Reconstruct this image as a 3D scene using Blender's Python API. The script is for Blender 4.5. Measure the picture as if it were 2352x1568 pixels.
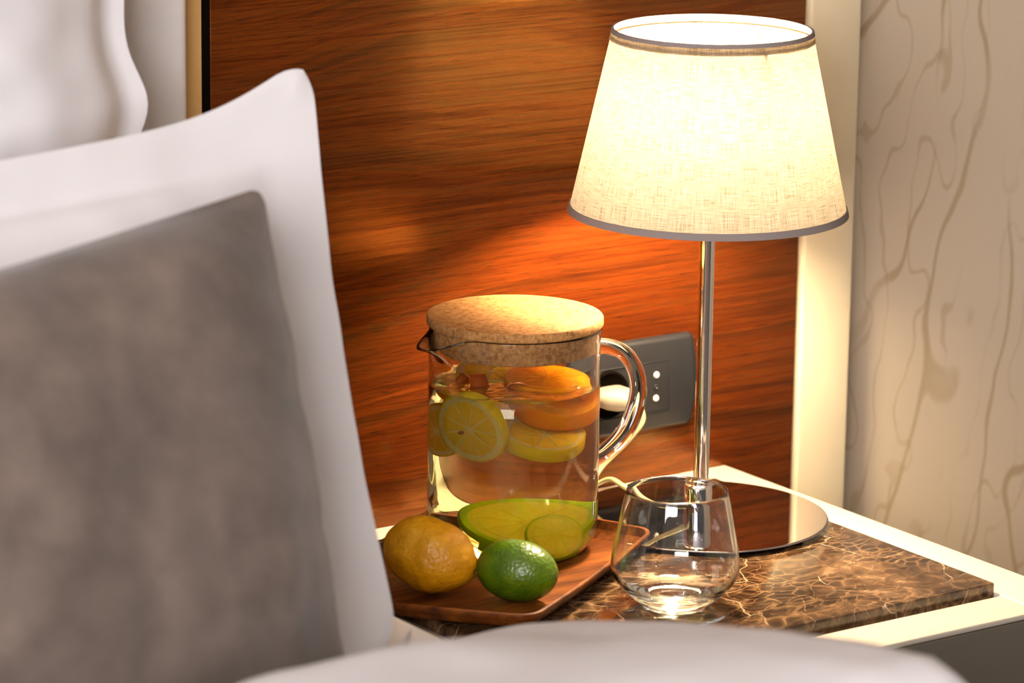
import bpy, bmesh, math, random
from mathutils import Vector, Matrix, noise
random.seed(7)
SC = bpy.context.scene
COL = SC.collection
PI = math.pi
for o in list(bpy.data.objects): bpy.data.objects.remove(o)

# ------------------------------------------------------------------ camera
yaw, pit, rol = math.radians(34.99), math.radians(13.686), math.radians(.779)
Fw = Vector((math.sin(yaw)*math.cos(pit), math.cos(yaw)*math.cos(pit), -math.sin(pit)))
R0 = Vector((math.cos(yaw), -math.sin(yaw), 0)); U0 = R0.cross(Fw)
Rt = math.cos(rol)*R0 + math.sin(rol)*U0
Up = -math.sin(rol)*R0 + math.cos(rol)*U0
cd = bpy.data.cameras.new('camera'); cam = bpy.data.objects.new('camera', cd); COL.objects.link(cam)
m = Matrix((Rt, Up, -Fw)).transposed().to_4x4(); m.translation = Vector((-1.8583, -2.342, 1.3803))
cam.matrix_world = m
cd.sensor_width = 36; cd.lens = 8500*36/2352; cd.clip_start = .05; cd.clip_end = 50
cd.dof.use_dof = True; cd.dof.focus_distance = 2.80; cd.dof.aperture_fstop = 6.5
SC.camera = cam

# ------------------------------------------------------------------ world, lights, exposure
SC.view_settings.view_transform = 'Standard'; SC.view_settings.look = 'None'
SC.view_settings.gamma = 1; SC.view_settings.use_curve_mapping = False
SC.view_settings.exposure = 0.0
SC.cycles.max_bounces = 24; SC.cycles.transmission_bounces = 20; SC.cycles.glossy_bounces = 8
SC.cycles.diffuse_bounces = 5; SC.cycles.transparent_max_bounces = 16
SC.cycles.sample_clamp_indirect = 0; SC.cycles.blur_glossy = .6
w = bpy.data.worlds.new('world'); SC.world = w; w.use_nodes = True
w.node_tree.nodes['Background'].inputs[0].default_value = (.82, .77, .80, 1)
w.node_tree.nodes['Background'].inputs[1].default_value = .11

def area(name, loc, target, size, power, col):
    l = bpy.data.lights.new(name, 'AREA'); l.shape = 'RECTANGLE'; l.size, l.size_y = size
    l.energy = power; l.color = col
    o = bpy.data.objects.new(name, l); COL.objects.link(o); o.location = loc
    o.rotation_euler = (Vector(target)-Vector(loc)).to_track_quat('-Z', 'Y').to_euler()
    return o
area('window_light', (-3.45, -3.05, 1.70), (-.6, -.3, .75), (1.9, 1.6), 226, (1., .96, .975))
LAMP_EMIT = 840.0
LAMP_COL = (1.0, .79, .52)

# ------------------------------------------------------------------ helpers
def tag(o, label=None, cat=None, group=None, kind=None):
    if label: o['label'] = label
    if cat: o['category'] = cat
    if group: o['group'] = group
    if kind: o['kind'] = kind
    return o
def empty(name, loc=(0, 0, 0), label=None, cat=None, group=None, rot=None):
    o = bpy.data.objects.new(name, None); COL.objects.link(o); o.location = loc
    o.empty_display_size = .02
    if rot: o.rotation_euler = rot
    return tag(o, label, cat, group)
def obj(name, bm, mat, parent=None, smooth=True, auto=None):
    me = bpy.data.meshes.new(name); bmesh.ops.recalc_face_normals(bm, faces=bm.faces[:]); bm.to_mesh(me); bm.free()
    for p in me.polygons: p.use_smooth = smooth
    o = bpy.data.objects.new(name, me); COL.objects.link(o); me.materials.append(mat)
    if parent: o.parent = parent
    if auto is not None and smooth: me.set_sharp_from_angle(angle=math.radians(auto))
    return o
def bx(bm, x0, x1, y0, y1, z0, z1, bev=0):
    r = bmesh.ops.create_cube(bm, size=1)
    for v in r['verts']:
        v.co = Vector((x0+(v.co.x+.5)*(x1-x0), y0+(v.co.y+.5)*(y1-y0), z0+(v.co.z+.5)*(z1-z0)))
    if bev:
        es = list({e for v in r['verts'] for e in v.link_edges})
        bmesh.ops.bevel(bm, geom=es, offset=bev, segments=3, profile=.5, affect='EDGES')
    return bm
def box(name, x0, x1, y0, y1, z0, z1, mat, parent=None, bev=.001):
    return obj(name, bx(bmesh.new(), x0, x1, y0, y1, z0, z1, bev), mat, parent, True, 40)
def lathe(bm, prof, n=96, cx=0, cy=0, closed=False, fn=None):
    rings = []
    for (r, z) in prof:
        if r < 1e-6:
            rings.append([bm.verts.new((cx, cy, z))]); continue
        ring = []
        for i in range(n):
            a = 2*PI*i/n; x, y, zz = r*math.cos(a), r*math.sin(a), z
            if fn: x, y, zz = fn(x, y, zz, a, r)
            ring.append(bm.verts.new((cx+x, cy+y, zz)))
        rings.append(ring)
    pairs = list(zip(rings, rings[1:]))
    if closed: pairs.append((rings[-1], rings[0]))
    for A, B in pairs:
        for i in range(n):
            j = (i+1) % n
            if len(A) == 1 and len(B) == 1: continue
            if len(A) == 1: bm.faces.new((A[0], B[i], B[j]))
            elif len(B) == 1: bm.faces.new((A[i], B[0], A[j]))
            else: bm.faces.new((A[i], B[i], B[j], A[j]))
    return bm
def catmull(pts, k=8):
    P = [Vector(p) for p in pts]; P = [2*P[0]-P[1]] + P + [2*P[-1]-P[-2]]; out = []
    for i in range(1, len(P)-2):
        for s in range(k):
            t = s/k; a, b, c, d = P[i-1:i+3]
            out.append(.5*((2*b)+(c-a)*t+(2*a-5*b+4*c-d)*t*t+(3*b-a-3*c+d)*t**3))
    out.append(P[-2]); return out
def tube(bm, pts, rx, ry=None, n=16, up=Vector((0, 0, 1)), cap=True):
    ry = ry or rx; rings = []
    for i, p in enumerate(pts):
        t = (pts[min(i+1, len(pts)-1)]-pts[max(i-1, 0)]).normalized()
        s = t.cross(up)
        if s.length < 1e-4: s = t.cross(Vector((1, 0, 0)))
        s.normalize(); u = s.cross(t)
        rings.append([bm.verts.new(p+s*rx*math.cos(2*PI*k/n)+u*ry*math.sin(2*PI*k/n)) for k in range(n)])
    for A, B in zip(rings, rings[1:]):
        for k in range(n): bm.faces.new((A[k], A[(k+1) % n], B[(k+1) % n], B[k]))
    if cap: bm.faces.new(rings[0][::-1]); bm.faces.new(rings[-1])
    return bm

# ------------------------------------------------------------------ node helpers
class N:
    def __init__(s, name):
        s.m = bpy.data.materials.new(name); s.m.use_nodes = True; s.t = s.m.node_tree
        s.p = s.t.nodes['Principled BSDF']; s.out = s.t.nodes['Material Output']
    def n(s, typ, **k):
        o = s.t.nodes.new(typ)
        for a, b in k.items():
            if a.startswith('_'): setattr(o, a[1:], b)
        return o
    def l(s, a, b): s.t.links.new(a, b)
    def co(s, scale=(1, 1, 1), rot=(0, 0, 0), loc=(0, 0, 0), kind='Object'):
        c = s.n('ShaderNodeTexCoord'); mp = s.n('ShaderNodeMapping')
        mp.inputs['Scale'].default_value = scale; mp.inputs['Rotation'].default_value = rot; mp.inputs['Location'].default_value = loc
        s.l(c.outputs[kind], mp.inputs[0]); return mp.outputs[0]
    def noise(s, co, scale=5, det=4, rough=.5, dist=0):
        o = s.n('ShaderNodeTexNoise'); s.l(co, o.inputs['Vector'])
        o.inputs['Scale'].default_value = scale; o.inputs['Detail'].default_value = det
        o.inputs['Roughness'].default_value = rough; o.inputs['Distortion'].default_value = dist
        return o.outputs['Fac']
    def ramp(s, fac, stops, interp='LINEAR'):
        o = s.n('ShaderNodeValToRGB'); o.color_ramp.interpolation = interp; e = o.color_ramp.elements
        while len(e) < len(stops): e.new(.5)
        for x, (p, c) in zip(e, stops):
            x.position = p; x.color = (*c, 1) if len(c) == 3 else c
        s.l(fac, o.inputs[0]); return o.outputs[0]
    def g(s, fac, a, b):   # grey ramp
        return s.ramp(fac, [(a, (0, 0, 0)), (b, (1, 1, 1))])
    def mix(s, f, a, b, typ='MIX'):
        o = s.n('ShaderNodeMix', _data_type='RGBA', _blend_type=typ)
        for i, v in ((0, f), (6, a), (7, b)):
            if hasattr(v, 'is_output') or isinstance(v, bpy.types.NodeSocket): s.l(v, o.inputs[i])
            elif i == 0: o.inputs[0].default_value = v
            else: o.inputs[i].default_value = (*v, 1)
        return o.outputs[2]
    def math(s, op, a, b=0.):
        o = s.n('ShaderNodeMath', _operation=op)
        for i, v in ((0, a), (1, b)):
            if isinstance(v, bpy.types.NodeSocket): s.l(v, o.inputs[i])
            else: o.inputs[i].default_value = v
        return o.outputs[0]
    def bump(s, h, strength=.3, dist=.001, to=None):
        o = s.n('ShaderNodeBump'); o.inputs['Strength'].default_value = strength; o.inputs['Distance'].default_value = dist
        s.l(h, o.inputs['Height']); s.l(o.outputs[0], (to or s.p).inputs['Normal']); return o.outputs[0]
    def set(s, **k):
        for a, b in k.items():
            i = s.p.inputs[a.replace('_', ' ')]
            if isinstance(b, bpy.types.NodeSocket): s.l(b, i)
            else: i.default_value = (*b, 1) if isinstance(b, tuple) and len(b) == 3 and i.type == 'RGBA' else b
        return s
def plain(name, col, rough=.5, **k):
    return N(name).set(Base_Color=col, Roughness=rough, **k).m

# wood panel: horizontal figured veneer, varnished
def wood_panel_mat():
    a = N('varnished_veneer')
    co = a.co(rot=(0, math.radians(2.5), 0))
    warp = a.noise(a.co((1.0, 1, 2.2)), 2.0, 2, .4)
    co2 = a.n('ShaderNodeVectorMath', _operation='MULTIPLY'); a.l(co, co2.inputs[0]); co2.inputs[1].default_value = (.9, 1, 22)
    ad = a.n('ShaderNodeVectorMath', _operation='ADD'); a.l(co2.outputs[0], ad.inputs[0])
    cmb = a.n('ShaderNodeCombineXYZ'); a.l(a.math('MULTIPLY', warp, 3.2), cmb.inputs[2]); a.l(cmb.outputs[0], ad.inputs[1])
    bands = a.noise(ad.outputs[0], 2.6, 7, .60)
    fine = a.noise(a.co((5, 1, 420), rot=(0, math.radians(2.5), 0)), 1.0, 5, .6)
    pore = a.noise(a.co((42, 1, 1100), rot=(0, math.radians(2.5), 0)), 1.0, 2, .5)
    c = a.ramp(bands, [(.27, (.014, .0020, .0006)), (.38, (.045, .0068, .0009)), (.50, (.105, .0180, .0016)), (.60, (.066, .0105, .0012)), (.72, (.135, .0260, .0022))])
    c = a.mix(a.math('MULTIPLY', a.g(fine, .50, .68), .6), c, (.022, .004, .001))
    c = a.mix(a.math('MULTIPLY', a.g(pore, .58, .66), .6), c, (.012, .003, .001))
    tint = a.mix(a.math('MULTIPLY', a.g(fine, .44, .66), .75), (1., .50, .13), (.30, .09, .015))
    tint = a.mix(a.math('MULTIPLY', a.g(bands, .52, .34), .5), tint, (.40, .14, .03))
    a.set(Base_Color=c, Roughness=.27, IOR=2.25, Specular_Tint=tint, Coat_Weight=.12, Coat_Roughness=.12, Coat_IOR=1.5)
    a.bump(pore, .12, .0004)
    return a.m
def marble_mat():
    a = N('dark_brown_marble')
    base = a.co()
    def warp(src, scale, det, amp):
        nz = a.n('ShaderNodeTexNoise'); a.l(src, nz.inputs['Vector']); nz.inputs['Scale'].default_value = scale; nz.inputs['Detail'].default_value = det
        sub = a.n('ShaderNodeVectorMath', _operation='MULTIPLY_ADD'); a.l(nz.outputs['Color'], sub.inputs[0])
        sub.inputs[1].default_value = (amp, amp, amp); a.l(src, sub.inputs[2]); return sub.outputs[0]
    w1 = warp(warp(base, 8, 3, .06), 60, 4, .010)
    def vor(scale, feat, sc=(1, 1.7, 1)):
        mp = a.n('ShaderNodeMapping'); mp.inputs['Scale'].default_value = sc; mp.inputs['Rotation'].default_value = (0, 0, .5); a.l(w1, mp.inputs[0])
        v = a.n('ShaderNodeTexVoronoi', _feature=feat); a.l(mp.outputs[0], v.inputs['Vector']); v.inputs['Scale'].default_value = scale; return v
    def cells(scale, sc=(1, 1.7, 1)):
        sp = a.n('ShaderNodeSeparateColor'); a.l(vor(scale, 'F1', sc).outputs['Color'], sp.inputs[0]); return sp.outputs[0]
    def edge(scale, wd, sc=(1, 1.7, 1)): return a.ramp(vor(scale, 'DISTANCE_TO_EDGE', sc).outputs['Distance'], [(0, (1, 1, 1)), (wd, (0, 0, 0))])
    zone = a.noise(w1, 11, 8, .68); fineN = a.noise(w1, 130, 4, .65)
    t = a.math('ADD', a.math('MULTIPLY', zone, 1.0), a.math('MULTIPLY', fineN, .16)); t = a.math('ADD', t, a.math('MULTIPLY', cells(40), .10))
    c = a.ramp(t, [(.48, (.015, .0072, .0035)), (.58, (.034, .016, .007)), (.66, (.080, .040, .017)), (.74, (.17, .092, .042)), (.84, (.38, .25, .14))])
    z2 = a.g(a.noise(base, 15, 4, .6), .44, .58); z3 = a.g(a.noise(a.co(loc=(3, 1, 0)), 13, 4, .6), .46, .60)
    def clast(scale, sc): return a.ramp(vor(scale, 'DISTANCE_TO_EDGE', sc).outputs['Distance'], [(.02, (.27, .155, .072)), (.07, (.115, .058, .025)), (.16, (.017, .008, .004))])
    c = a.mix(a.math('MULTIPLY', z2, .58), c, clast(70, (1, 1.8, 1)))
    c = a.mix(a.math('MULTIPLY', z3, .45), c, clast(38, (1, 1.5, 1)))
    c = a.mix(a.math('MULTIPLY', a.math('MULTIPLY', edge(26, .012), a.g(fineN, .35, .6)), .7), c, (.40, .25, .135))
    c = a.mix(a.math('MULTIPLY', a.math('MULTIPLY', edge(10, .007, (1, 2.4, 1)), a.g(a.noise(base, 30, 2), .42, .58)), .85), c, (.58, .43, .28))
    a.set(Base_Color=c, Roughness=.09, Specular_IOR_Level=.55)
    return a.m
def wallpaper_mat():
    a = N('marbled_wallpaper')
    c0 = (.50, .41, .30)
    def lines(scale, dist, dsc, zs, rot, loc, lo, hi):
        wv = a.n('ShaderNodeTexWave', _wave_type='BANDS', _bands_direction='X', _wave_profile='SIN')
        a.l(a.co((1, 1, zs), rot=(0, math.radians(rot), 0), loc=loc), wv.inputs['Vector'])
        wv.inputs['Scale'].default_value = scale; wv.inputs['Distortion'].default_value = dist
        wv.inputs['Detail'].default_value = 1.6; wv.inputs['Detail Scale'].default_value = dsc; wv.inputs['Detail Roughness'].default_value = .5
        return a.g(wv.outputs['Fac'], lo, hi)
    k1 = a.math('MULTIPLY', lines(4.2, 11, 2.6, .45, -24, (0, 0, 0), .955, .992), a.g(a.noise(a.co((1, 1, .5)), 11, 2), .34, .50))
    k2 = a.math('MULTIPLY', lines(8.5, 13.0, 2.2, .5, -18, (3, 0, 2), .955, .995), a.g(a.noise(a.co((1, 1, .5), loc=(4, 2, 1)), 12, 2), .36, .52))
    c = a.mix(a.math('MULTIPLY', a.noise(a.co((1, 1, .5)), 3, 2), .35), c0, (.41, .33, .23))
    c = a.mix(a.math('MULTIPLY', k1, .62), c, (.29, .20, .09))
    c = a.mix(a.math('MULTIPLY', k2, .42), c, (.31, .21, .105))
    a.set(Base_Color=c, Roughness=.55, Specular_IOR_Level=.3)
    a.bump(a.noise(a.co(), 500, 2), .15, .0005)
    return a.m
def cork_mat():
    a = N('cork')
    n1 = a.noise(a.co(), 620, 3, .6); n2 = a.noise(a.co(), 260, 4, .6); n3 = a.noise(a.co((1, 1, 1), loc=(1, 1, 1)), 480, 2, .5)
    c = a.ramp(n2, [(.35, (.21, .086, .021)), (.5, (.33, .152, .044)), (.65, (.42, .205, .064))])
    c = a.mix(a.math('MULTIPLY', a.g(n1, .60, .68), .75), c, (.09, .035, .012))
    c = a.mix(a.math('MULTIPLY', a.g(n3, .62, .72), .5), c, (.50, .33, .16))
    a.set(Base_Color=c, Roughness=.8, Specular_IOR_Level=.2); a.bump(n1, .4, .0006)
    return a.m
def acacia_mat():
    a = N('oiled_tray_wood')
    rz = math.radians(-33.5)
    b = a.noise(a.co((2, 16, 16), rot=(0, 0, rz)), 5, 5, .6, .3)
    f = a.noise(a.co((14, 320, 320), rot=(0, 0, rz)), 1, 4, .55)
    c = a.ramp(b, [(.30, (.042, .010, .0014)), (.5, (.135, .035, .0036)), (.7, (.26, .078, .0085))])
    c = a.mix(a.math('MULTIPLY', a.g(f, .52, .66), .6), c, (.06, .018, .006))
    a.set(Base_Color=c, Roughness=.5, Specular_IOR_Level=.15); a.bump(f, .25, .0005)
    return a.m
def linen_mat(name='shade_linen', tr_amt=.028):
    a = N(name)
    tc = a.n('ShaderNodeTexCoord'); sp = a.n('ShaderNodeSeparateXYZ'); a.l(tc.outputs['Object'], sp.inputs[0])
    ang = a.math('ARCTAN2', sp.outputs[1], sp.outputs[0])
    def cyl(ks, kz):
        cb = a.n('ShaderNodeCombineXYZ'); a.l(a.math('MULTIPLY', ang, ks), cb.inputs[0]); a.l(a.math('MULTIPLY', sp.outputs[2], kz), cb.inputs[1]); return cb.outputs[0]
    weft = a.noise(cyl(.10*60, 2200), 1, 2, .6)
    warp = a.noise(cyl(.10*2400, 55), 1, 2, .6)
    slub = a.noise(cyl(.10*130, 620), 1, 2, .5)
    slub2 = a.noise(cyl(.10*800, 110), 1, 2, .5)
    t = a.math('ADD', a.math('MULTIPLY', weft, .5), a.math('MULTIPLY', warp, .5))
    c = a.ramp(t, [(.38, (.42, .32, .20)), (.5, (.80, .68, .50)), (.63, (.97, .88, .74))])
    c = a.mix(a.math('MULTIPLY', a.g(slub, .62, .74), .55), c, (.36, .24, .11))
    c = a.mix(a.math('MULTIPLY', a.g(slub2, .66, .76), .4), c, (.40, .28, .14))
    d = a.n('ShaderNodeBsdfDiffuse'); tr = a.n('ShaderNodeBsdfTranslucent'); mx = a.n('ShaderNodeMixShader'); mx.inputs[0].default_value = tr_amt
    a.l(a.mix(1., c, (.32, .29, .27), 'MULTIPLY'), d.inputs[0]); a.l(c, tr.inputs[0]); a.l(d.outputs[0], mx.inputs[1]); a.l(tr.outputs[0], mx.inputs[2]); a.l(mx.outputs[0], a.out.inputs[0])
    return a.m
def glass_mat(name, ior=1.5, col=(1, 1, 1), rough=0.):
    a = N(name); g = a.n('ShaderNodeBsdfGlass'); g.inputs['IOR'].default_value = ior
    g.inputs['Color'].default_value = (*col, 1); g.inputs['Roughness'].default_value = rough
    a.l(g.outputs[0], a.out.inputs[0]); return a.m
def fabric_mat(name, col, bump=.25, scale=900, sheen=0., var=None):
    a = N(name); n1 = a.noise(a.co(), scale, 2)
    c = col
    if var: c = a.mix(a.g(a.noise(a.co(), var[0], 4, .6), .35, .68), col, var[1])
    a.set(Base_Color=c, Roughness=.9, Specular_IOR_Level=.15, Sheen_Weight=sheen, Sheen_Roughness=.4)
    a.bump(n1, bump, .0006); return a.m
def pulp_mat(name, col, col2, tr=.42, scale=260):
    a = N(name)
    c = a.mix(a.g(a.noise(a.co(), scale, 4, .6), .35, .65), col, col2)
    d = a.n('ShaderNodeBsdfDiffuse'); tl = a.n('ShaderNodeBsdfTranslucent'); mx = a.n('ShaderNodeMixShader'); mx.inputs[0].default_value = tr
    a.l(c, d.inputs[0]); a.l(c, tl.inputs[0])
    a.l(d.outputs[0], mx.inputs[1]); a.l(tl.outputs[0], mx.inputs[2]); a.l(mx.outputs[0], a.out.inputs[0])
    return a.m
def peel_mat(name, c1, c2, scale=8, rough=.38, bump=.5, dim=330):
    a = N(name)
    c = a.mix(a.g(a.noise(a.co(), 45, 4, .6), .35, .68), c1, c2)
    v = a.n('ShaderNodeTexVoronoi'); a.l(a.co(), v.inputs['Vector']); v.inputs['Scale'].default_value = dim
    h = a.math('ADD', a.math('MULTIPLY', v.outputs['Distance'], .7), a.noise(a.co(), 120, 3))
    a.set(Base_Color=c, Roughness=rough, Specular_IOR_Level=.5, Subsurface_Weight=.08, Subsurface_Radius=(.004, .003, .001)); a.bump(h, bump, .0011)
    return a.m

M = dict(
    veneer=wood_panel_mat(), marble=marble_mat(), wallpaper=wallpaper_mat(), cork=cork_mat(), tray=acacia_mat(), linen=linen_mat(), hem=linen_mat('hem_linen', .45),
    jug_glass=glass_mat('jug_glass', 1.38, (.996, .998, .992)), tumbler_glass=glass_mat('tumbler_glass', 1.5, (.99, 1, .995)),
    water=glass_mat('water', 1.333, (.980, .978, .74)),
    chrome=plain('chrome', (.82, .80, .80), .06, Metallic=1.), mirror=plain('mirror_chrome', (.42, .37, .39), .025, Metallic=1.),
    cream=plain('cream_lacquer', (.56, .51, .42), .35), post=plain('cream_post_paint', (.62, .53, .36), .45),
    drawer=plain('taupe_drawer_front', (.125, .108, .084), .5), black=plain('black_gap', (.004, .003, .002), 1., Specular_IOR_Level=0.),
    tan=fabric_mat('tan_edging', (.50, .31, .12), .1), linen_white=fabric_mat('white_bed_linen', (.60, .585, .595), .25, 1200),
    pillow=fabric_mat('white_pillow_cotton', (.61, .59, .597), .3, 1300), back_fabric=fabric_mat('cream_headboard_fabric', (.56, .53, .51), .3, 700),
    velvet=fabric_mat('grey_brown_velvet', (.092, .070, .057), .3, 500, .35, (16, (.150, .114, .094))),
    tape=fabric_mat('grey_shade_trim', (.20, .165, .15), .3, 1500), plug=plain('white_plug', (.33, .29, .21), .35),
    outlet=plain('anthracite_plastic', (.011, .0115, .0135), .45), outlet_dark=plain('socket_black', (.012, .012, .012), .3),
    hole_lit=plain('lit_hole_pale', (.75, .68, .58), .4), cord=plain('pale_cord', (.42, .38, .16), .35),
    lemon_peel=peel_mat('lemon_peel', (.74, .35, .003), (.56, .24, .002)), lime_peel=peel_mat('lime_peel', (.042, .095, .0012), (.10, .175, .002), dim=380, rough=.3),
    lemon_flesh=pulp_mat('lemon_flesh', (.98, .62, .03), (.98, .70, .06)), lemon_rind=pulp_mat('lemon_rind', (.95, .66, .02), (.90, .72, .03), .5),
    pith=pulp_mat('citrus_pith', (.98, .87, .46), (.98, .80, .32), .5), orange_flesh=pulp_mat('orange_flesh', (.98, .36, .004), (.98, .46, .008)),
    orange_rind=pulp_mat('orange_rind', (.98, .40, .005), (.98, .48, .01), .55), red_flesh=pulp_mat('red_orange_flesh', (.85, .20, .015), (.88, .30, .03), .6),
    lime_rind=pulp_mat('lime_slice_rind', (.60, .78, .010), (.72, .82, .015), .55), lime_flesh=pulp_mat('lime_flesh', (.96, .76, .03), (.97, .84, .07), .42),
    seed=plain('citrus_seed', (.35, .12, .02), .4), stem=plain('stem_scar', (.12, .085, .02), .8),
    plaster=plain('plaster', (.72, .69, .66), .8), carpet=fabric_mat('carpet_floor', (.16, .13, .11), .4, 200),
)
e = N('bulb_glow'); em = e.n('ShaderNodeEmission'); em.inputs[0].default_value = (*LAMP_COL, 1); em.inputs[1].default_value = LAMP_EMIT
e.l(em.outputs[0], e.out.inputs[0]); M['bulb'] = e.m
e = N('downlight_glow'); em = e.n('ShaderNodeEmission'); em.inputs[0].default_value = (1, .9, .82, 1); em.inputs[1].default_value = 45
e.l(em.outputs[0], e.out.inputs[0]); M['downlight'] = e.m

wn = M['water'].node_tree; vs = wn.nodes.new('ShaderNodeVolumeScatter'); vs.inputs['Color'].default_value = (.98, .84, .16, 1)
vs.inputs['Density'].default_value = 2.6; vs.inputs['Anisotropy'].default_value = .2
wn.links.new(vs.outputs[0], wn.nodes['Material Output'].inputs['Volume'])

# ------------------------------------------------------------------ setting
ZT = .55; ZM = .558
def struct(o): o['kind'] = 'structure'; return o
struct(box('floor', -3.6, 1.4, -4.2, .1, -.05, 0, M['carpet'], None, 0))
struct(box('wall_back', -3.6, 1.4, .03, .1, 0, 2.6, M['wallpaper'], None, 0))
struct(box('wall_right', 1.4, 1.47, -4.2, .1, 0, 2.6, M['wallpaper'], None, 0))
struct(box('ceiling', -3.6, 1.47, -4.2, .1, 2.6, 2.66, M['plaster'], None, 0))
struct(box('baseboard_back', .14, 1.4, .015, .03, 0, .09, M['cream'], None, .002))
# cream post: narrow stepped lip and broad face
po = struct(box('trim_1', .078, .1312, -.0005, .03, 0, 2.6, M['post'], None, .0015))
box('stepped_lip', .0722, .078, .003, .03, 0, 2.6, M['post'], po, .0006)
# veneered panel
wp = empty('wood_panel', (0, 0, 0), 'glossy reddish brown veneered wood wall panel behind the lamp and jug', 'wall panel')
box('panel_board', -.494, .0722, 0, .024, .02, 2.1, M['veneer'], wp, .0008)
box('gap_shade_strip', -.5016, -.4942, .0005, .026, .02, 2.1, M['black'], wp, 0)  # solid black strip, colour stands in for the shade of the recess
# padded headboard
hb = empty('headboard', (0, 0, 0), 'padded cream fabric headboard with tan edging beside the wood panel', 'headboard')
bm = bmesh.new(); nx, nz = 60, 50
def hbp(i, j, front=True):
    s, t = 1-(1-i/nx)**3, j/nz; x = -2.35+(2.35-.5262)*s; z = .1+1.5*t
    e_ = min(1, (1-s)*180, s*180, (1-t)*20); y = -.008-.024*math.sqrt(max(0, 1-(1-max(0, e_))**2))
    y += .004*noise.noise((x*3, z*16, 1)) * min(1, (1-s)*26)
    return (x, y, z)
g = [[bm.verts.new(hbp(i, j)) for j in range(nz+1)] for i in range(nx+1)]
for i in range(nx):
    for j in range(nz): bm.faces.new((g[i][j], g[i+1][j], g[i+1][j+1], g[i][j+1]))
rim = [g[i][0] for i in range(nx+1)]+[g[nx][j] for j in range(1, nz+1)]+[g[i][nz] for i in range(nx-1, -1, -1)]+[g[0][j] for j in range(nz-1, 0, -1)]
bk = [bm.verts.new((v.co.x, .02, v.co.z)) for v in rim]
for i in range(len(rim)):
    j = (i+1) % len(rim); bm.faces.new((rim[i], bk[i], bk[j], rim[j]))
obj('padded_panel', bm, M['back_fabric'], hb)
box('edging', -.5290, -.5018, -.001, .026, .05, 1.62, M['tan'], hb, .0008)

# ------------------------------------------------------------------ nightstand
ns = empty('nightstand', (0, 0, 0), 'cream bedside table with taupe drawer front and inset brown marble top', 'nightstand')
box('side_rail', -.0485, 0, -.4394, 0, .5455, ZT, M['cream'], ns, .0012)
box('side_rail', -.5, -.4515, -.4394, 0, .5455, ZT, M['cream'], ns, .0012)
box('back_rail', -.451, -.049, -.0485, -.0005, .515, ZT, M['cream'], ns, .0012)
box('front_rail', -.4508, -.0492, -.4394, -.3957, .5455, ZT, M['cream'], ns, .0012)
box('carcass', -.498, -.002, -.418, -.002, .06, .5450, M['cream'], ns, .001)
dr = box('drawer', -.496, -.004, -.4388, -.419, .305, .5448, M['drawer'], ns, .0015)
box('handle', -.30, -.19, -.452, -.4385, .405, .415, M['chrome'], dr, .002)
dr = box('drawer', -.496, -.004, -.4388, -.419, .075, .300, M['drawer'], ns, .0015)
box('handle', -.30, -.19, -.452, -.4385, .185, .195, M['chrome'], dr, .002)
for x in (-.47, -.03):
    for y in (-.40, -.03):
        obj('foot', lathe(bmesh.new(), [(0, 0), (.015, 0), (.017, .03), (.017, .061), (0, .061)], 24, x, y), M['black'], ns)
mt = box('marble_top', -.4512, -.0489, -.3885, -.0490, .5452, ZM, M['marble'], ns, .0012)
mt['label'] = 'polished dark brown marble slab with tan veins'

# ------------------------------------------------------------------ wall outlet
wo = empty('wall_outlet', (0, 0, 0), 'dark grey wall socket plate on the wood panel behind the jug', 'outlet')
bm = bmesh.new()
def plate_outline(g_=0., k=10):
    pts = []; x0, x1, z0, z1 = -.159+g_, -.0400-g_, .5935+g_, .6705-g_
    rc = .006
    for i in range(k+1):
        t = i/k; pts.append((x1+.0035*math.sin(PI*t), z0+rc+(z1-z0-2*rc)*t))
    for a in range(1, 5): an = PI/2*a/5; pts.append((x1-rc+rc*math.cos(an), z1-rc+rc*math.sin(an)))
    for i in range(k+1):
        t = i/k; pts.append((x1-rc-(x1-x0-2*rc)*t, z1))
    for a in range(1, 5): an = PI/2+PI/2*a/5; pts.append((x0+rc+rc*math.cos(an), z1-rc+rc*math.sin(an)))
    for i in range(k+1):
        t = i/k; pts.append((x0-.0035*math.sin(PI*t), z1-rc-(z1-z0-2*rc)*t))
    for a in range(1, 5): an = PI+PI/2*a/5; pts.append((x0+rc+rc*math.cos(an), z0+rc+rc*math.sin(an)))
    for i in range(k+1):
        t = i/k; pts.append((x0+rc+(x1-x0-2*rc)*t, z0))
    for a in range(1, 5): an = 1.5*PI+PI/2*a/5; pts.append((x1-rc+rc*math.cos(an), z0+rc+rc*math.sin(an)))
    return pts
rings = []
for g_, y in ((0, -.0002), (0, -.004), (.0015, -.0068), (.004, -.0078)):
    rings.append([bm.verts.new((x, y, z)) for x, z in plate_outline(g_)])
for A, B in zip(rings, rings[1:]):
    for i in range(len(A)): j = (i+1) % len(A); bm.faces.new((A[i], A[j], B[j], B[i]))
bm.faces.new(rings[-1]); bm.faces.new(rings[0][::-1])
obj('face_plate', bm, M['outlet'], wo, True, 50)
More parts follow.
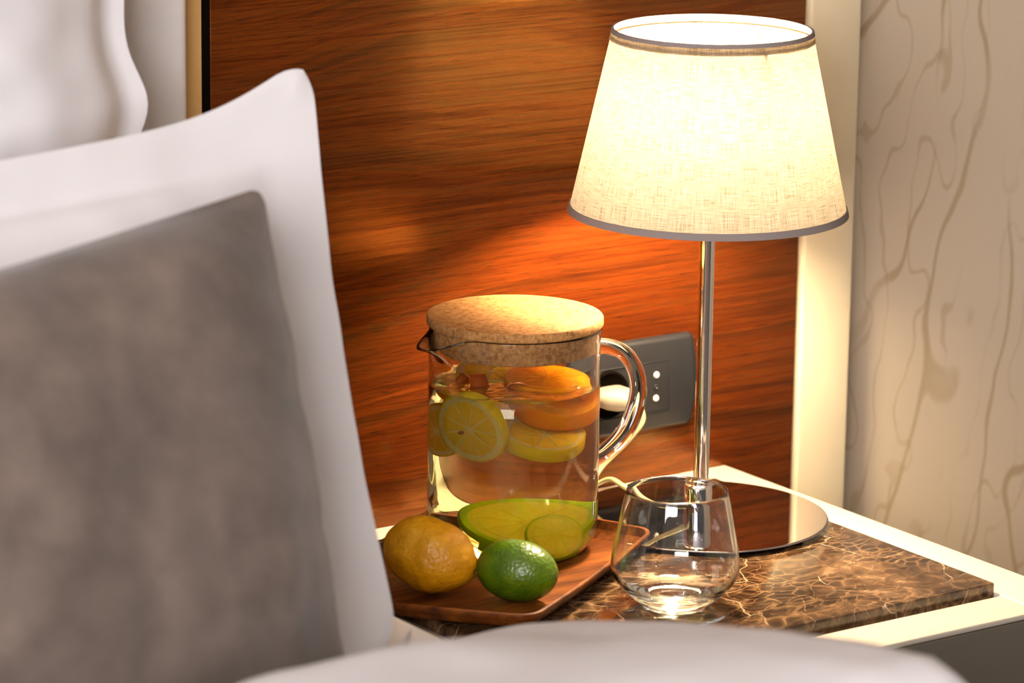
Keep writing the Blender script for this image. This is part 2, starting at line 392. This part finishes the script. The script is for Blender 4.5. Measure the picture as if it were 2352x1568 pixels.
# proud rim line round the modules
bm = bmesh.new(); X0, X1, Z0, Z1 = -.1500, -.0665, .6090, .6505
bx(bm, X0, X1, -.0086, -.0076, Z1, Z1+.0008, .0003); bx(bm, X0, X1, -.0086, -.0076, Z0-.0008, Z0, .0003)
bx(bm, X0-.0008, X0, -.0086, -.0076, Z0, Z1, .0003); bx(bm, X1, X1+.0008, -.0086, -.0076, Z0, Z1, .0003)
obj('module_frame', bm, M['outlet'], wo, True, 40)
md = box('socket_module', -.0945, X1-.0004, -.0083, -.0075, Z0+.0004, Z1-.0004, M['outlet'], wo, .0003)
for z, r, mt_ in ((.6402, .0024, 'hole_lit'), (.6300, .0019, 'outlet_dark'), (.6205, .0024, 'hole_lit')):  # pale colour in the outer holes paints their lit lower parts
    bm = lathe(bmesh.new(), [(0, .0002), (r*.55, .0002), (r*.6, .0009), (r, .0011), (r*1.1, .0006), (r*1.1, 0)], 24)
    bmesh.ops.rotate(bm, verts=bm.verts, matrix=Matrix.Rotation(PI/2, 3, 'X')); bmesh.ops.translate(bm, verts=bm.verts, vec=(-.0805, -.0083, z))
    obj('pin_hole', bm, M[mt_], wo)
bm = lathe(bmesh.new(), [(0, .0008), (.0165, .0008), (.0175, .0022), (.0195, .0022), (.0200, .0010), (.0200, 0)], 48)
bmesh.ops.rotate(bm, verts=bm.verts, matrix=Matrix.Rotation(PI/2, 3, 'X')); bmesh.ops.translate(bm, verts=bm.verts, vec=(-.1285, -.0076, .6298))
obj('round_socket', bm, M['black'], wo)

# ------------------------------------------------------------------ table lamp
LX, LY = -.1356, -.1413
lp = empty('table_lamp', (LX, LY, ZM-.0035), 'lit bedside lamp with beige linen shade and round mirror chrome base', 'lamp')
def lz(p): return [(r, z-ZM) for r, z in p]
obj('base', lathe(bmesh.new(), lz([(0, ZM+.0065), (.0960, ZM+.0065), (.1003, ZM+.0068), (.1008, ZM+.0074), (.1003, ZM+.0082), (.0996, ZM+.00849), (.0994, ZM+.0085), (.0985, ZM+.0085), (.05, ZM+.0085), (0, ZM+.0085)]), 160), M['mirror'], lp, True, 30)
obj('base_pad', lathe(bmesh.new(), lz([(0, ZM+.0036), (.083, ZM+.0036), (.084, ZM+.0042), (.084, ZM+.0066), (0, ZM+.0066)]), 96), M['black'], lp, True, 40)
obj('hub', lathe(bmesh.new(), lz([(0, .5665), (.0130, .5665), (.0130, .5900), (.0122, .5918), (.0105, .5927), (0, .5927)]), 64), M['chrome'], lp, True, 40)
obj('pole', lathe(bmesh.new(), lz([(0, .592), (.0060, .592), (.0060, .820), (.0042, .822), (.0042, .838), (0, .838)]), 48), M['chrome'], lp, True, 40)
obj('collar', lathe(bmesh.new(), lz([(0, .5925), (.0072, .5925), (.0072, .5955), (.0060, .5965), (0, .5965)]), 40), M['chrome'], lp, True, 40)
obj('bulb_socket', lathe(bmesh.new(), lz([(0, .836), (.0125, .836), (.0135, .839), (.0135, .854), (0, .854)]), 40), M['plug'], lp, True, 40)
obj('bulb', lathe(bmesh.new(), lz([(0, .852), (.012, .852), (.0135, .857), (.0215, .866), (.0275, .876), (.0298, .886), (.0285, .897), (.0225, .907), (.0130, .9135), (0, .916)]), 40), M['bulb'], lp)
SB, ST, RB, RT = .8095, .9502, .1070, .0762
def rs(z): return RB+(RT-RB)*(z-SB)/(ST-SB)
bm = bmesh.new(); prof = [(rs(SB+(ST-SB)*i/24), SB+(ST-SB)*i/24) for i in range(25)]
sh = obj('lamp_shade', lathe(bm, lz(prof), 160), M['linen'], lp)
obj('top_hem', lathe(bmesh.new(), lz([(rs(ST-.0078)+.0007, ST-.0078), (rs(ST-.0004)+.0007, ST-.0004)]), 160), M['hem'], sh)
def band(z0, z1, o1=.0011, i1=.0009):
    return lathe(bmesh.new(), lz([(rs(z0)+o1, z0), (rs(z1)+o1, z1), (rs(z1)-i1, z1), (rs(z0)-i1, z0)]), 160, closed=True)
obj('trim_band', band(SB-.0006, SB+.0046), M['tape'], sh, True, 40)
obj('trim_band', band(ST-.0022, ST+.0006), M['tape'], sh, True, 40)
bm = bmesh.new()
for k in range(3):
    a = 2*PI*k/3+.4
    tube(bm, [Vector((.013*math.cos(a), .013*math.sin(a),   .840-ZM)), Vector((.045*math.cos(a), .045*math.sin(a), .880-ZM)), Vector(((rs(.943)-.001)*math.cos(a), (rs(.943)-.001)*math.sin(a), .943-ZM))], .0011, n=8)
tube(bm, [Vector(((rs(.943)-.002)*math.cos(2*PI*i/60), (rs(.943)-.002)*math.sin(2*PI*i/60), .943-ZM)) for i in range(61)], .0011, n=8, cap=False)
obj('shade_ring', bm, M['plug'], lp)
# plug and cord: parts of the lamp
bm = bmesh.new(); pr = []
for y, wd, ht in ((-.0090, .0165, .0070), (-.0100, .0175, .0080), (-.0250, .0175, .0082), (-.0320, .0140, .0078), (-.0400, .0060, .0055), (-.0460, .0045, .0045)):
    pr.append([bm.verts.new((-.1300-LX+wd*math.copysign(abs(math.cos(a))**.6, math.cos(a)), y-LY, .6333-ZM+ht*math.copysign(abs(math.sin(a))**.8, math.sin(a)))) for a in [2*PI*k/32 for k in range(32)]])
for A, B in zip(pr, pr[1:]):
    for k in range(32): bm.faces.new((A[k], A[(k+1) % 32], B[(k+1) % 32], B[k]))
bm.faces.new(pr[0][::-1]); bm.faces.new(pr[-1])
obj('plug', bm, M['plug'], lp, True, 50)
cp = [(-.1300, -.043, .6298), (-.1290, -.052, .6285), (-.1320, -.058, .6180), (-.1440, -.055, .6035), (-.1665, -.052, .5850), (-.1860, -.060, .5725), (-.2060, -.072, .5730), (-.2040, -.088, .5820), (-.1960, -.1020, .5915),
      (-.1960, -.1210, .5905), (-.1880, -.1330, .5830), (-.1720, -.1380, .5750), (-.1480, -.1390, .5705)]
obj('cord', tube(bmesh.new(), [p-Vector((LX, LY, ZM-.0035)) for p in catmull(cp, 10)], .0026, .0019, 12), M['cord'], lp)

# ------------------------------------------------------------------ tray
F_, R_, K_, L_ = Vector((-.4100, -.3035, 0)), Vector((-.1960, -.1620, 0)), Vector((-.3005, .0, 0)), Vector((-.4985, -.1480, 0))
F_ = Vector((-.4160, -.3140, 0)); R_ = Vector((-.2098, -.1805, 0)); K_ = Vector((-.2985, -.0270, 0)); L_ = Vector((-.5210, -.1800, 0))
def rpoly(C4, off, rad, bulge=.003, k=7):
    cen = sum(C4, Vector())/4; out = []
    n = len(C4)
    P = []
    for i in range(n):
        a, b, c = C4[i-1], C4[i], C4[(i+1) % n]
        d1 = (a-b).normalized(); d2 = (c-b).normalized(); bis = (d1+d2).normalized(); s = math.sin(d1.angle(d2)/2)
        P.append(b+bis*off/s)
    for i in range(n):
        a, b, c = P[i-1], P[i], P[(i+1) % n]
        r = max(.004, rad-off*.6); p0 = b+(a-b).normalized()*r; p2 = b+(c-b).normalized()*r
        for s in range(k+1):
            t = s/k; out.append(p0*(1-t)**2+b*2*t*(1-t)+p2*t*t)
        q = c+(b-c).normalized()*r; nrm = (c-b).cross(Vector((0, 0, 1))).normalized()
        if (nrm.dot((b+c)/2-cen)) < 0: nrm = -nrm
        for s in range(1, 8):
            t = s/8; out.append(p2.lerp(q, t)+nrm*bulge*math.sin(PI*t))
    return out
C4 = [F_, R_, K_, L_]
bm = bmesh.new(); rings = []
for off, z in ((.022, ZM+.0002), (.0185, ZM+.0012), (.0100, ZM+.0062), (.0022, ZM+.0115), (0, ZM+.0150), (.0004, ZM+.0164), (.0018, ZM+.0168), (.0034, ZM+.0163), (.0044, ZM+.0110), (.0064, ZM+.0058), (.0130, ZM+.0043)):
    rings.append([bm.verts.new((p.x, p.y, z)) for p in rpoly(C4, off, .020)])
for A, B in zip(rings, rings[1:]):
    for i in range(len(A)): j = (i+1) % len(A); bm.faces.new((A[i], A[j], B[j], B[i]))
bm.faces.new(rings[-1]); bm.faces.new(rings[0][::-1])
tag(obj('wooden_tray', bm, M['tray'], None, True, 60), 'oiled brown wooden tray with raised rim under the jug and fruit', 'tray')
ZF = ZM+.0045

# ------------------------------------------------------------------ jug of infused water
JX, JY = -.3110, -.1350
ax_a = Vector((math.cos(yaw), -math.sin(yaw), 0)); ax_b = Vector((-math.sin(yaw), -math.cos(yaw), 0))   # right / towards the viewer side of the jug
def J(a, b, z=0): return Vector((JX, JY, 0))+ax_a*a+ax_b*b+Vector((0, 0, z))
jg = empty('glass_jug', (JX, JY, ZF), 'cylindrical glass jug with cork lid, filled with citrus slices in water', 'jug')
RO, RI = .0647, .0620; JT = .7372
spd = (ax_a*-.80+ax_b*.60).normalized(); spa = math.atan2(spd.y, spd.x)
def spout(x, y, z, a, r):
    zz = z+ZF
    if zz < JT-.026: return x, y, z
    d = (a-spa+PI) % (2*PI)-PI
    k = max(0, (zz-(JT-.026))/.026)**1.6
    wd = math.exp(-(d/.24)**2)
    s = 1+(.35*wd-.03*math.exp(-((abs(d)-.5)/.2)**2)*.6)*k
    return x*s, y*s, z-.008*wd*k
prof = [(0, 0), (.045, 0), (.0510, .0010), (.0565, .0040), (.0607, .0090), (.0636, .0150), (RO, .022)]
for i in range(1, 8): prof.append((RO, .022+(JT-.028-ZF-.022)*i/8))
for i in range(0, 9): prof.append((RO+.0002*i/8, JT-.028-ZF+.026*i/8))
prof += [(RO+.0009, JT-ZF-.0008), (RO+.0006, JT-ZF), (RO-.0012, JT-ZF+.0003), (RI+.0002, JT-ZF-.001)]
for i in range(0, 9): prof.append((RI, JT-.003-ZF-.025*i/8))
for i in range(1, 8): prof.append((RI, JT-.028-ZF+(.022-(JT-.028-ZF))*i/8))
prof += [(.0611, .0160), (.0584, .0105), (.0548, .0065), (.0500, .0045), (.044, .0040), (0, .0040)]
obj('jug_body', lathe(bmesh.new(), prof, 192, fn=spout), M['jug_glass'], jg)
hd = (ax_a*.88-ax_b*.47).normalized()
def H(r, z): return hd*r+Vector((0, 0, z-ZF))
hp = catmull([H(.0640, .7120), H(.0760, .7130), H(.0920, .7070), H(.1035, .6940), H(.1080, .6760), H(.1045, .6580), H(.0960, .6420), H(.0800, .6290), H(.0640, .6225)], 8)
obj('handle', tube(bmesh.new(), hp, .0062, .0086, 28, up=hd.cross(Vector((0, 0, 1)))), M['jug_glass'], jg)
bm = lathe(bmesh.new(), [(0, .7195-ZF), (.0600, .7195-ZF), (.0608, .7203-ZF), (.0611, .7365-ZF), (.0612, JT+.0010-ZF), (.0660, JT+.0012-ZF), (.0664, JT+.0020-ZF), (.0663, .7440-ZF), (.0655, .7450-ZF), (0, .7452-ZF)], 128)
obj('cork_lid', bm, M['cork'], jg, True, 50)
# water
WZ = .6920
def ripple(x, y):
    return .0006*noise.noise((x*60, y*60, 3))+.0004*noise.noise((x*150, y*150, 7))
wr = RI+.0006
bm = bmesh.new()
prof = [(0, .0037), (.0442, .0037), (.0503, .0042), (.0552, .0062), (.0589, .0102), (.0617, .0158), (wr, .022)]+[(wr, .022+(WZ-ZF-.022)*i/6) for i in range(1, 7)]
prof += [(wr-.0006, WZ-ZF+.0008), (wr-.0016, WZ-ZF-.0002)]+[(wr*(1-i/26), WZ-ZF-.0004) for i in range(1, 26)]+[(0, WZ-ZF-.0004)]
lathe(bm, prof, 96)
for v in bm.verts:
    if v.co.z > WZ-ZF-.001 and v.co.xy.length < wr-.002: v.co.z += ripple(v.co.x, v.co.y)*2
wt = obj('water', bm, M['water']); wt.location = (JX, JY, ZF)
tag(wt, 'clear pale yellow water filling the glass jug around the citrus slices', 'water')
# air bubbles on the surface
for (a, b, r) in ((.003, .012, .0085), (.045, .012, .005), (-.030, -.030, .0035)):
    bm = bmesh.new(); bmesh.ops.create_uvsphere(bm, u_segments=32, v_segments=16, radius=r)
    bmesh.ops.delete(bm, geom=[v for v in bm.verts if v.co.z < -1e-5], context='VERTS')
    for v in bm.verts: v.co.z *= .42
    top = list(bm.faces)
    o = obj('bubble', bm, M['jug_glass']); o.location = (a*ax_a.x+b*ax_b.x, a*ax_a.y+b*ax_b.y, WZ-ZF-.0002); o.parent = wt
    sm = o.modifiers.new('s', 'SOLIDIFY'); sm.thickness = .0006

# citrus slices
def slice_thing(name, label, cat, group, P, nrm, r, th, rind, pith, flesh, nseg=9, spin=0., seeds=0, rindw=.055, pithw=.12):
    t = empty(name, P, label, cat, group)
    t.rotation_euler = Vector(nrm).to_track_quat('Z', 'Y').to_euler()
    r1, r2 = r*(1-rindw), r*(1-rindw-pithw); h = th/2
    obj('rind', lathe(bmesh.new(), [(r1, -h), (r-.0006, -h), (r, -h+.0008), (r, h-.0008), (r-.0006, h), (r1, h)], 72, closed=True), rind, t, True, 50)
    obj('pith', lathe(bmesh.new(), [(r2, -h+.0004), (r1+.0002, -h+.0004), (r1+.0002, h-.0003), (r2, h-.0003)], 72, closed=True), pith, t, True, 50)
    obj('membrane', lathe(bmesh.new(), [(0, h-.0004), (r2, h-.0004)], 72), pith, t)
    me = None
    for k in range(nseg):
        a0 = 2*PI*k/nseg+spin
        if me is None:
            bm = bmesh.new(); hw = PI/nseg-.022; ring = []
            pts = [(.0022, 0)]+[(r2*.97*(1-.03*abs(math.sin(i))), -hw+2*hw*i/8) for i in range(9)]
            lo = [bm.verts.new((q*math.cos(a), q*math.sin(a), -h-.0001)) for q, a in pts]; hi = [bm.verts.new((q*math.cos(a), q*math.sin(a), h-.0001)) for q, a in pts]
            bm.faces.new(lo[::-1]); bm.faces.new(hi)
            for i in range(len(pts)): j = (i+1) % len(pts); bm.faces.new((lo[i], lo[j], hi[j], hi[i]))
            o = obj('segment', bm, flesh, t, True, 40); me = o.data
        else:
            o = bpy.data.objects.new('segment', me); COL.objects.link(o); o.parent = t
        o.rotation_euler = (0, 0, a0)
    for k in range(seeds):
        bm = bmesh.new(); bmesh.ops.create_uvsphere(bm, u_segments=16, v_segments=10, radius=.0016)
        for v in bm.verts: v.co.x *= 1.8; v.co.z *= .6
        o = obj('seed', bm, M['seed'], t); a = 3.6+k*1.7; o.location = (.008*math.cos(a), .008*math.sin(a), h+.0002); o.rotation_euler = (0, 0, a)
    return t
def D(a, b, z): return (ax_a*a+ax_b*b+Vector((0, 0, z))).normalized()
LM = (M['lemon_rind'], M['pith'], M['lemon_flesh']); OM = (M['orange_rind'], M['orange_flesh'], M['orange_flesh']); GM = (M['lime_rind'], M['lime_flesh'], M['lime_flesh'])
slice_thing('lemon_slice', 'lemon slice facing out against the jug glass, brown seed near its middle', 'fruit slice', None, J(-.0275, .0330, .6675), D(-.52, .76, -.30), .0275, .0085, *LM, seeds=1, spin=.3)
slice_thing('lemon_slice', 'lemon slice lying tilted under the orange ones in the jug, cut face pale', 'fruit slice', None, J(.0190, .0215, .6560), D(.16, .22, .94), .0285, .0098, *LM, spin=.1)
slice_thing('lemon_slice', 'lemon slice half hidden at the left edge of the jug', 'fruit slice', None, J(-.0440, -.0020, .6550), D(-.45, .75, .1), .0190, .0050, *LM)
slice_thing('lemon_slice', 'pale lemon slice floating at the back of the water surface in the jug', 'fruit slice', None, J(-.0180, -.0290, .6915), D(.02, .08, .99), .0270, .0055, *LM, spin=.5)
slice_thing('orange_slice', 'orange slice floating flat at the right of the water surface', 'fruit slice', None, J(.0250, -.0080, .6920), D(.03, .06, .99), .0325, .0060, *OM, spin=.2)
slice_thing('orange_slice', 'orange slice sunk aslant just above the tilted lemon slice in the jug', 'fruit slice', None, J(.0260, -.0080, .6800), D(.12, .34, .92), .0325, .0120, *OM)
slice_thing('orange_slice', 'orange slice just under the water surface at the left of the jug', 'fruit slice', None, J(-.0230, .0080, .6870), D(-.05, .08, .98), .0270, .0050, *OM)
slice_thing('lime_slice', 'large yellow green lime slice leaning low in the jug', 'fruit slice', None, J(.0080, -.0100, .5825), D(.04, .33, .93), .0370, .0060, *GM, spin=.4, rindw=.13)
slice_thing('lime_slice', 'small lime slice low at the right of the jug behind the whole lime', 'fruit slice', None, J(.0275, .0235, .5810), D(.25, .60, .72), .0200, .0050, *GM, rindw=.07)
def wedge(label, P, ang, s):
    t = bmesh.new(); n = 9; h = .010*s; lo, hi = [], []
    pts = [(0, 0)]+[(.017*s*math.cos(x), .017*s*math.sin(x)) for x in [(-.55+1.1*i/8) for i in range(9)]]
    lo = [t.verts.new((x, y*.9, -h)) for x, y in pts]; hi = [t.verts.new((x*.72+.002*s, y*.55, h*.8)) for x, y in pts]
    t.faces.new(lo[::-1]); t.faces.new(hi)
    for i in range(len(pts)): j = (i+1) % len(pts); t.faces.new((lo[i], lo[j], hi[j], hi[i]))
    bmesh.ops.bevel(t, geom=t.edges[:], offset=.0006, segments=2, affect='EDGES')
    o = obj('orange_wedge', t, M['red_flesh']); o.location = P; o.rotation_euler = (.5, .3, ang)
    tag(o, label, 'fruit piece')
wedge('dark red-orange fruit wedge at the far left of the jug surface', J(-.0440, .0020, .6930), .6, .85)
wedge('dark red-orange fruit wedge poking from the jug surface beside the round bubble', J(-.0180, .0060, .6940), 2.4, 1.0)

# ------------------------------------------------------------------ whole lemon and lime
def fruit(name, label, P, L, Rr, axis, mat, tip, wr, seed):
    t = bmesh.new(); nu, nv = 64, 48
    rings = []
    for j in range(nv+1):
        u = PI*j/nv; x = -math.cos(u); r = math.sin(u)
        xx = L*x; rr = Rr*(r**.92)
        if x > .75: k = (x-.75)/.25; xx += tip*k*k
        if x < -.8: k = (-x-.8)/.2; xx -= tip*.35*k*k
        if j in (0, nv): rings.append([t.verts.new((xx-(.0012 if j == nv else 0), 0, 0))]); continue
        ring = []
        for i in range(nu):
            a = 2*PI*i/nu; p = Vector((xx, rr*math.cos(a), rr*math.sin(a)))
            s = 1+wr*(noise.noise(p*55+Vector((seed, 0, 0)))*1.0+.45*noise.noise(p*150+Vector((seed, 1, 0))))+.35*wr*math.cos(5*a)*(abs(x)**6)
            ring.append(t.verts.new((xx+tip*.12*noise.noise(p*90), p.y*s, p.z*s)))
        rings.append(ring)
    for A, B in zip(rings, rings[1:]):
        for i in range(nu):
            j = (i+1) % nu
            if len(A) == 1: t.faces.new((A[0], B[j], B[i]))
            elif len(B) == 1: t.faces.new((A[i], A[j], B[0]))
            else: t.faces.new((A[i], A[j], B[j], B[i]))
    e_ = empty(name, P, label, 'fruit'); e_.rotation_euler = Vector(axis).to_track_quat('X', 'Z').to_euler()
    obj('peel', t, mat, e_)
    s = bmesh.new(); bmesh.ops.create_uvsphere(s, u_segments=20, v_segments=10, radius=.0026)
    for v in s.verts: v.co.x *= .45; v.co *= 1+.15*noise.noise(v.co*900)
    o = obj('stem_scar', s, M['stem'], e_); o.location = (L+tip-.0009, 0, 0)
    return e_
fruit('lemon', 'whole yellow lemon lying on the tray left of the lime', (-.4255, -.1940, ZF+.0290), .0345, .0272, D(.86, .42, -.20), M['lemon_peel'], .0034, .075, 2.)
fruit('lime', 'whole green lime lying on the tray in front of the jug', (-.3826, -.2441, ZF+.0226), .0300, .0225, D(.90, .36, -.05), M['lime_peel'], .0008, .012, 9.)

# ------------------------------------------------------------------ tumbler
tb = empty('glass_tumbler', (-.2845, -.3041, ZM), 'empty stemless glass tumbler standing on the marble before the lamp', 'glass')
op = [(0, .0006), (.018, .0006), (.0205, 0), (.0235, .0006), (.0262, .0030), (.0330, .0088), (.0405, .0160), (.0450, .0228), (.0469, .0300), (.0464, .0380), (.0442, .0500), (.0418, .0620), (.0392, .0760), (.0368, .0868)]
ip = [(.0354, .0866), (.0378, .0756), (.0404, .0618), (.0428, .0498), (.0450, .0380), (.0454, .0302), (.0434, .0235), (.0385, .0172), (.0300, .0125), (.0200, .0102), (.010, .0095), (0, .0093)]
def dense(p, k=4):
    q = catmull([(a, 0, b) for a, b in p], k); return [(max(0, v.x), v.z) for v in q]
obj('bowl', lathe(bmesh.new(), dense(op)+[(.0367, .0876), (.0361, .0879), (.0355, .0875)]+dense(ip), 128), M['tumbler_glass'], tb)

# ------------------------------------------------------------------ bed
bd = empty('bed', (0, 0, 0), 'bed with white fitted sheet beside the nightstand', 'bed')
bm = bmesh.new(); bx(bm, -2.30, -.533, -2.10, -.04, .34, .600); bmesh.ops.subdivide_edges(bm, edges=bm.edges[:], cuts=1)
bm.free(); bm = bx(bmesh.new(), -2.30, -.533, -2.10, -.04, .34, .600, .012)
mo = obj('mattress', bm, M['linen_white'], bd, True, 60)
box('bed_base', -2.29, -.545, -2.09, -.04, .10, .338, M['drawer'], bd, .006)
for x in (-2.2, -.62):
    for y in (-2.0, -.15): box('leg', x-.03, x+.03, y-.03, y+.03, 0, .1, M['black'], bd, .003)

def cushion(name, label, cat, c00, c10, c11, c01, thick, flange, mat, edge=None, wrinkle=.004, seed=0., n=90, ear=.0, fold=0., crr=.03, front=1., back=1.):
    """c00 lower-left, c10 lower-right, c11 upper-right, c01 upper-left"""
    c00, c10, c11, c01 = map(Vector, (c00, c10, c11, c01))
    nrm = ((c10-c00).cross(c01-c00)).normalized()
    W = (c10-c00).length; Hh = (c01-c00).length
    bm = bmesh.new(); sides = []
    for sgn in (1, -1):
        g = []
        for i in range(n+1):
            row = []
            for j in range(n+1):
                s, t = i/n, j/n
                u, v = 2*s-1, 2*t-1
                # slight inward bow of the edges between the corners
                us = .5+.5*u*(1-ear*(1-v*v)); vt = .5+.5*v*(1-ear*(1-u*u))
                # round off the very corners
                p = c00*(1-us)*(1-vt)+c10*us*(1-vt)+c11*us*vt+c01*(1-us)*vt
                cr = crr; dx = min(us, 1-us)*W; dy = min(vt, 1-vt)*Hh
                if dx < cr and dy < cr:
                    q = Vector((cr-dx, cr-dy)); l_ = q.length; mx = max(q)
                    if l_ > 1e-9:
                        f = 1-mx/l_
                        ux = (c10-c00).normalized()*(1 if us < .5 else -1); uy = (c01-c00).normalized()*(1 if vt < .5 else -1)
                        p = p+ux*q.x*f+uy*q.y*f
                d = min(dx, dy); din = max(0, d-flange); sx = max(0, dx-flange)/(W/2-flange); sy = max(0, dy-flange)/(Hh/2-flange)
                sx, sy = min(1, sx), min(1, sy)
                puff = thick*((1-(1-sx)**2.4)*(1-(1-sy)**2.4))**.62
                h = .0022*min(1, d/.004)+puff*(front if sgn > 0 else back)
                wv = noise.noise(Vector((s*W*9+seed, t*Hh*9, seed)))*wrinkle*1.6+noise.noise(Vector((s*W*26+seed, t*Hh*26, seed+2)))*wrinkle*.7
                wv += fold*math.exp(-dx/.09)*math.sin(t*Hh*95+3*noise.noise(Vector((t*6, seed, 1))))*min(1, d/.01)
                p = p+nrm*(sgn*h+wv*(min(1, .35+puff/max(thick, 1e-6))))
                if edge: p = p+edge(us, vt, dx, dy)
                row.append(bm.verts.new(p))
            g.append(row)
        sides.append(g)
    A, B = sides
    for i in range(n):
        for j in range(n):
            bm.faces.new((A[i][j], A[i+1][j], A[i+1][j+1], A[i][j+1])); bm.faces.new((B[i][j], B[i][j+1], B[i+1][j+1], B[i+1][j]))
    bmesh.ops.remove_doubles(bm, verts=bm.verts[:], dist=.00001)
    def rimv(g): return [g[i][0] for i in range(n)]+[g[n][j] for j in range(n)]+[g[i][n] for i in range(n, 0, -1)]+[g[0][j] for j in range(n, 0, -1)]
    ra, rb = rimv(A), rimv(B)
    if all(v.is_valid for v in ra+rb):
        for i in range(len(ra)):
            j = (i+1) % len(ra)
            try: bm.faces.new((ra[i], rb[i], rb[j], ra[j]))
            except ValueError: pass
    o = obj(name, bm, mat); tag(o, label, cat); return o

# front white pillow with flange
cushion('white_pillow', 'white pillow with flat flange border behind the grey cushion', 'pillow',
        (-1.24, -.50, .605), (-.588, -.405, .605), (-.553, -.235, .974), (-1.22, -.33, .960), .060, .055, M['pillow'], wrinkle=.0035, seed=3., ear=.035, fold=.0011, front=.5,
        edge=lambda u, v, dx, dy: Vector((0, 0, -.031*v**4*(1-math.exp(-((1-u)/.10)**1.5)))))
cushion('grey_cushion', 'grey brown velvet cushion leaning on the white pillow', 'cushion',
        (-1.12, -.585, .605), (-.690, -.510, .610), (-.676, -.375, .921), (-1.10, -.45, .880), .070, .004, M['velvet'], wrinkle=.006, seed=11., ear=.02, fold=.0028, crr=.012, back=.2)
cushion('white_pillow', 'white pillow standing against the headboard at the left edge', 'pillow',
        (-1.40, -.17, .605), (-.625, -.15, .605), (-.598, -.09, 1.20), (-1.40, -.10, 1.20), .070, .03, M['pillow'], wrinkle=.006, seed=21., ear=.02, fold=.0010,
        edge=lambda u, v, dx, dy: Vector((u**8*(.018*math.exp(-((v-.545)/.05)**2)-.014), 0, 0)))

# folded duvet at the near edge of the bed
crest = [(-.30, .0), (-.353, .585), (-.434, .621), (-.503, .647), (-.596, .676), (-.683, .699), (-.764, .717), (-.83, .728), (-.875, .733), (-.895, .728), (-.925, .705), (-.98, .66), (-1.1, .62), (-1.6, .615)]
def cz(y):
    y = max(-1.6, min(-.353, y))
    for (ya, za), (yb, zb) in zip(crest[1:], crest[2:]):
        if yb <= y <= ya: t = (ya-y)/(ya-yb); return za+(zb-za)*t
    return .615
bm = bmesh.new(); NX, NY = 110, 130; top = []; bot = []
for i in range(NX+1):
    rt, rb2 = [], []
    for j in range(NY+1):
        s, t = i/NX, j/NY
        x = -1.75+(1.75-.495)*s
        if x > -.54: yb = -.345
        elif x > -.62: yb = -.345+(x+.54)*1.3
        elif x > -.70: yb = -.449+(x+.62)*1.06
        else: yb = max(-.70, -.534+(x+.70)*.5)
        y = yb+(-1.75-yb)*t
        d = (yb-y)*.8; dr = -.497-x
        mixx = min(1, max(0, (-.60-x)/.12))
        base = cz(y+.01)
        z = base*(1-mixx)+min(.705, .627+(-.45-y)*.40)*mixx
        z += .003*noise.noise((x*6, y*6, 0))+.0025*noise.noise((x*17, y*17, 4))
        rnd = min(1, max(0, d)/.035); z = .603+(z-.603)*math.sqrt(max(0, 1-(1-rnd)**2))
        k = min(1, max(0, dr)/.060); prof_ = math.sqrt(max(0, 1-(1-k)**2))
        zl = .46
        z = zl+(z-zl)*prof_
        rt.append(bm.verts.new((x, y, z))); rb2.append(bm.verts.new((x, y, min(z-.001,   .6015 if x < -.514 else zl-.001))))
    top.append(rt); bot.append(rb2)
for i in range(NX):
    for j in range(NY):
        bm.faces.new((top[i][j], top[i][j+1], top[i+1][j+1], top[i+1][j])); bm.faces.new((bot[i][j], bot[i+1][j], bot[i+1][j+1], bot[i][j+1]))
def rimd(g): return [g[i][0] for i in range(NX)]+[g[NX][j] for j in range(NY)]+[g[i][NY] for i in range(NX, 0, -1)]+[g[0][j] for j in range(NY, 0, -1)]
ra, rb_ = rimd(top), rimd(bot)
for i in range(len(ra)):
    j = (i+1) % len(ra); bm.faces.new((ra[i], rb_[i], rb_[j], ra[j]))
tag(obj('duvet', bm, M['linen_white']), 'white duvet bunched in the foreground along the near edge of the bed', 'duvet')

# ------------------------------------------------------------------ ceiling downlights
k = 0
for (x, y, lb) in ((-2.4, -3.4, 'round ceiling downlight at the back left of the room'), (-1.2, -3.4, 'round ceiling downlight at the back middle of the room'), (0.1, -3.4, 'round ceiling downlight at the back right of the room'), (-2.4, -2.2, 'round ceiling downlight over the far side of the bed'), (.1, -2.0, 'round ceiling downlight over the right of the room')):
    t = empty('ceiling_downlight', (x, y, 2.585), lb, 'ceiling light', 'downlights in the ceiling')
    obj('bezel', lathe(bmesh.new(), [(.040, .004), (.052, 0), (.055, .003), (.055, .015), (.040, .015)], 32, closed=True), M['cream'], t)
    obj('lens', lathe(bmesh.new(), [(0, .006), (.040, .006), (.040, .012), (0, .012)], 32), M['downlight'], t)
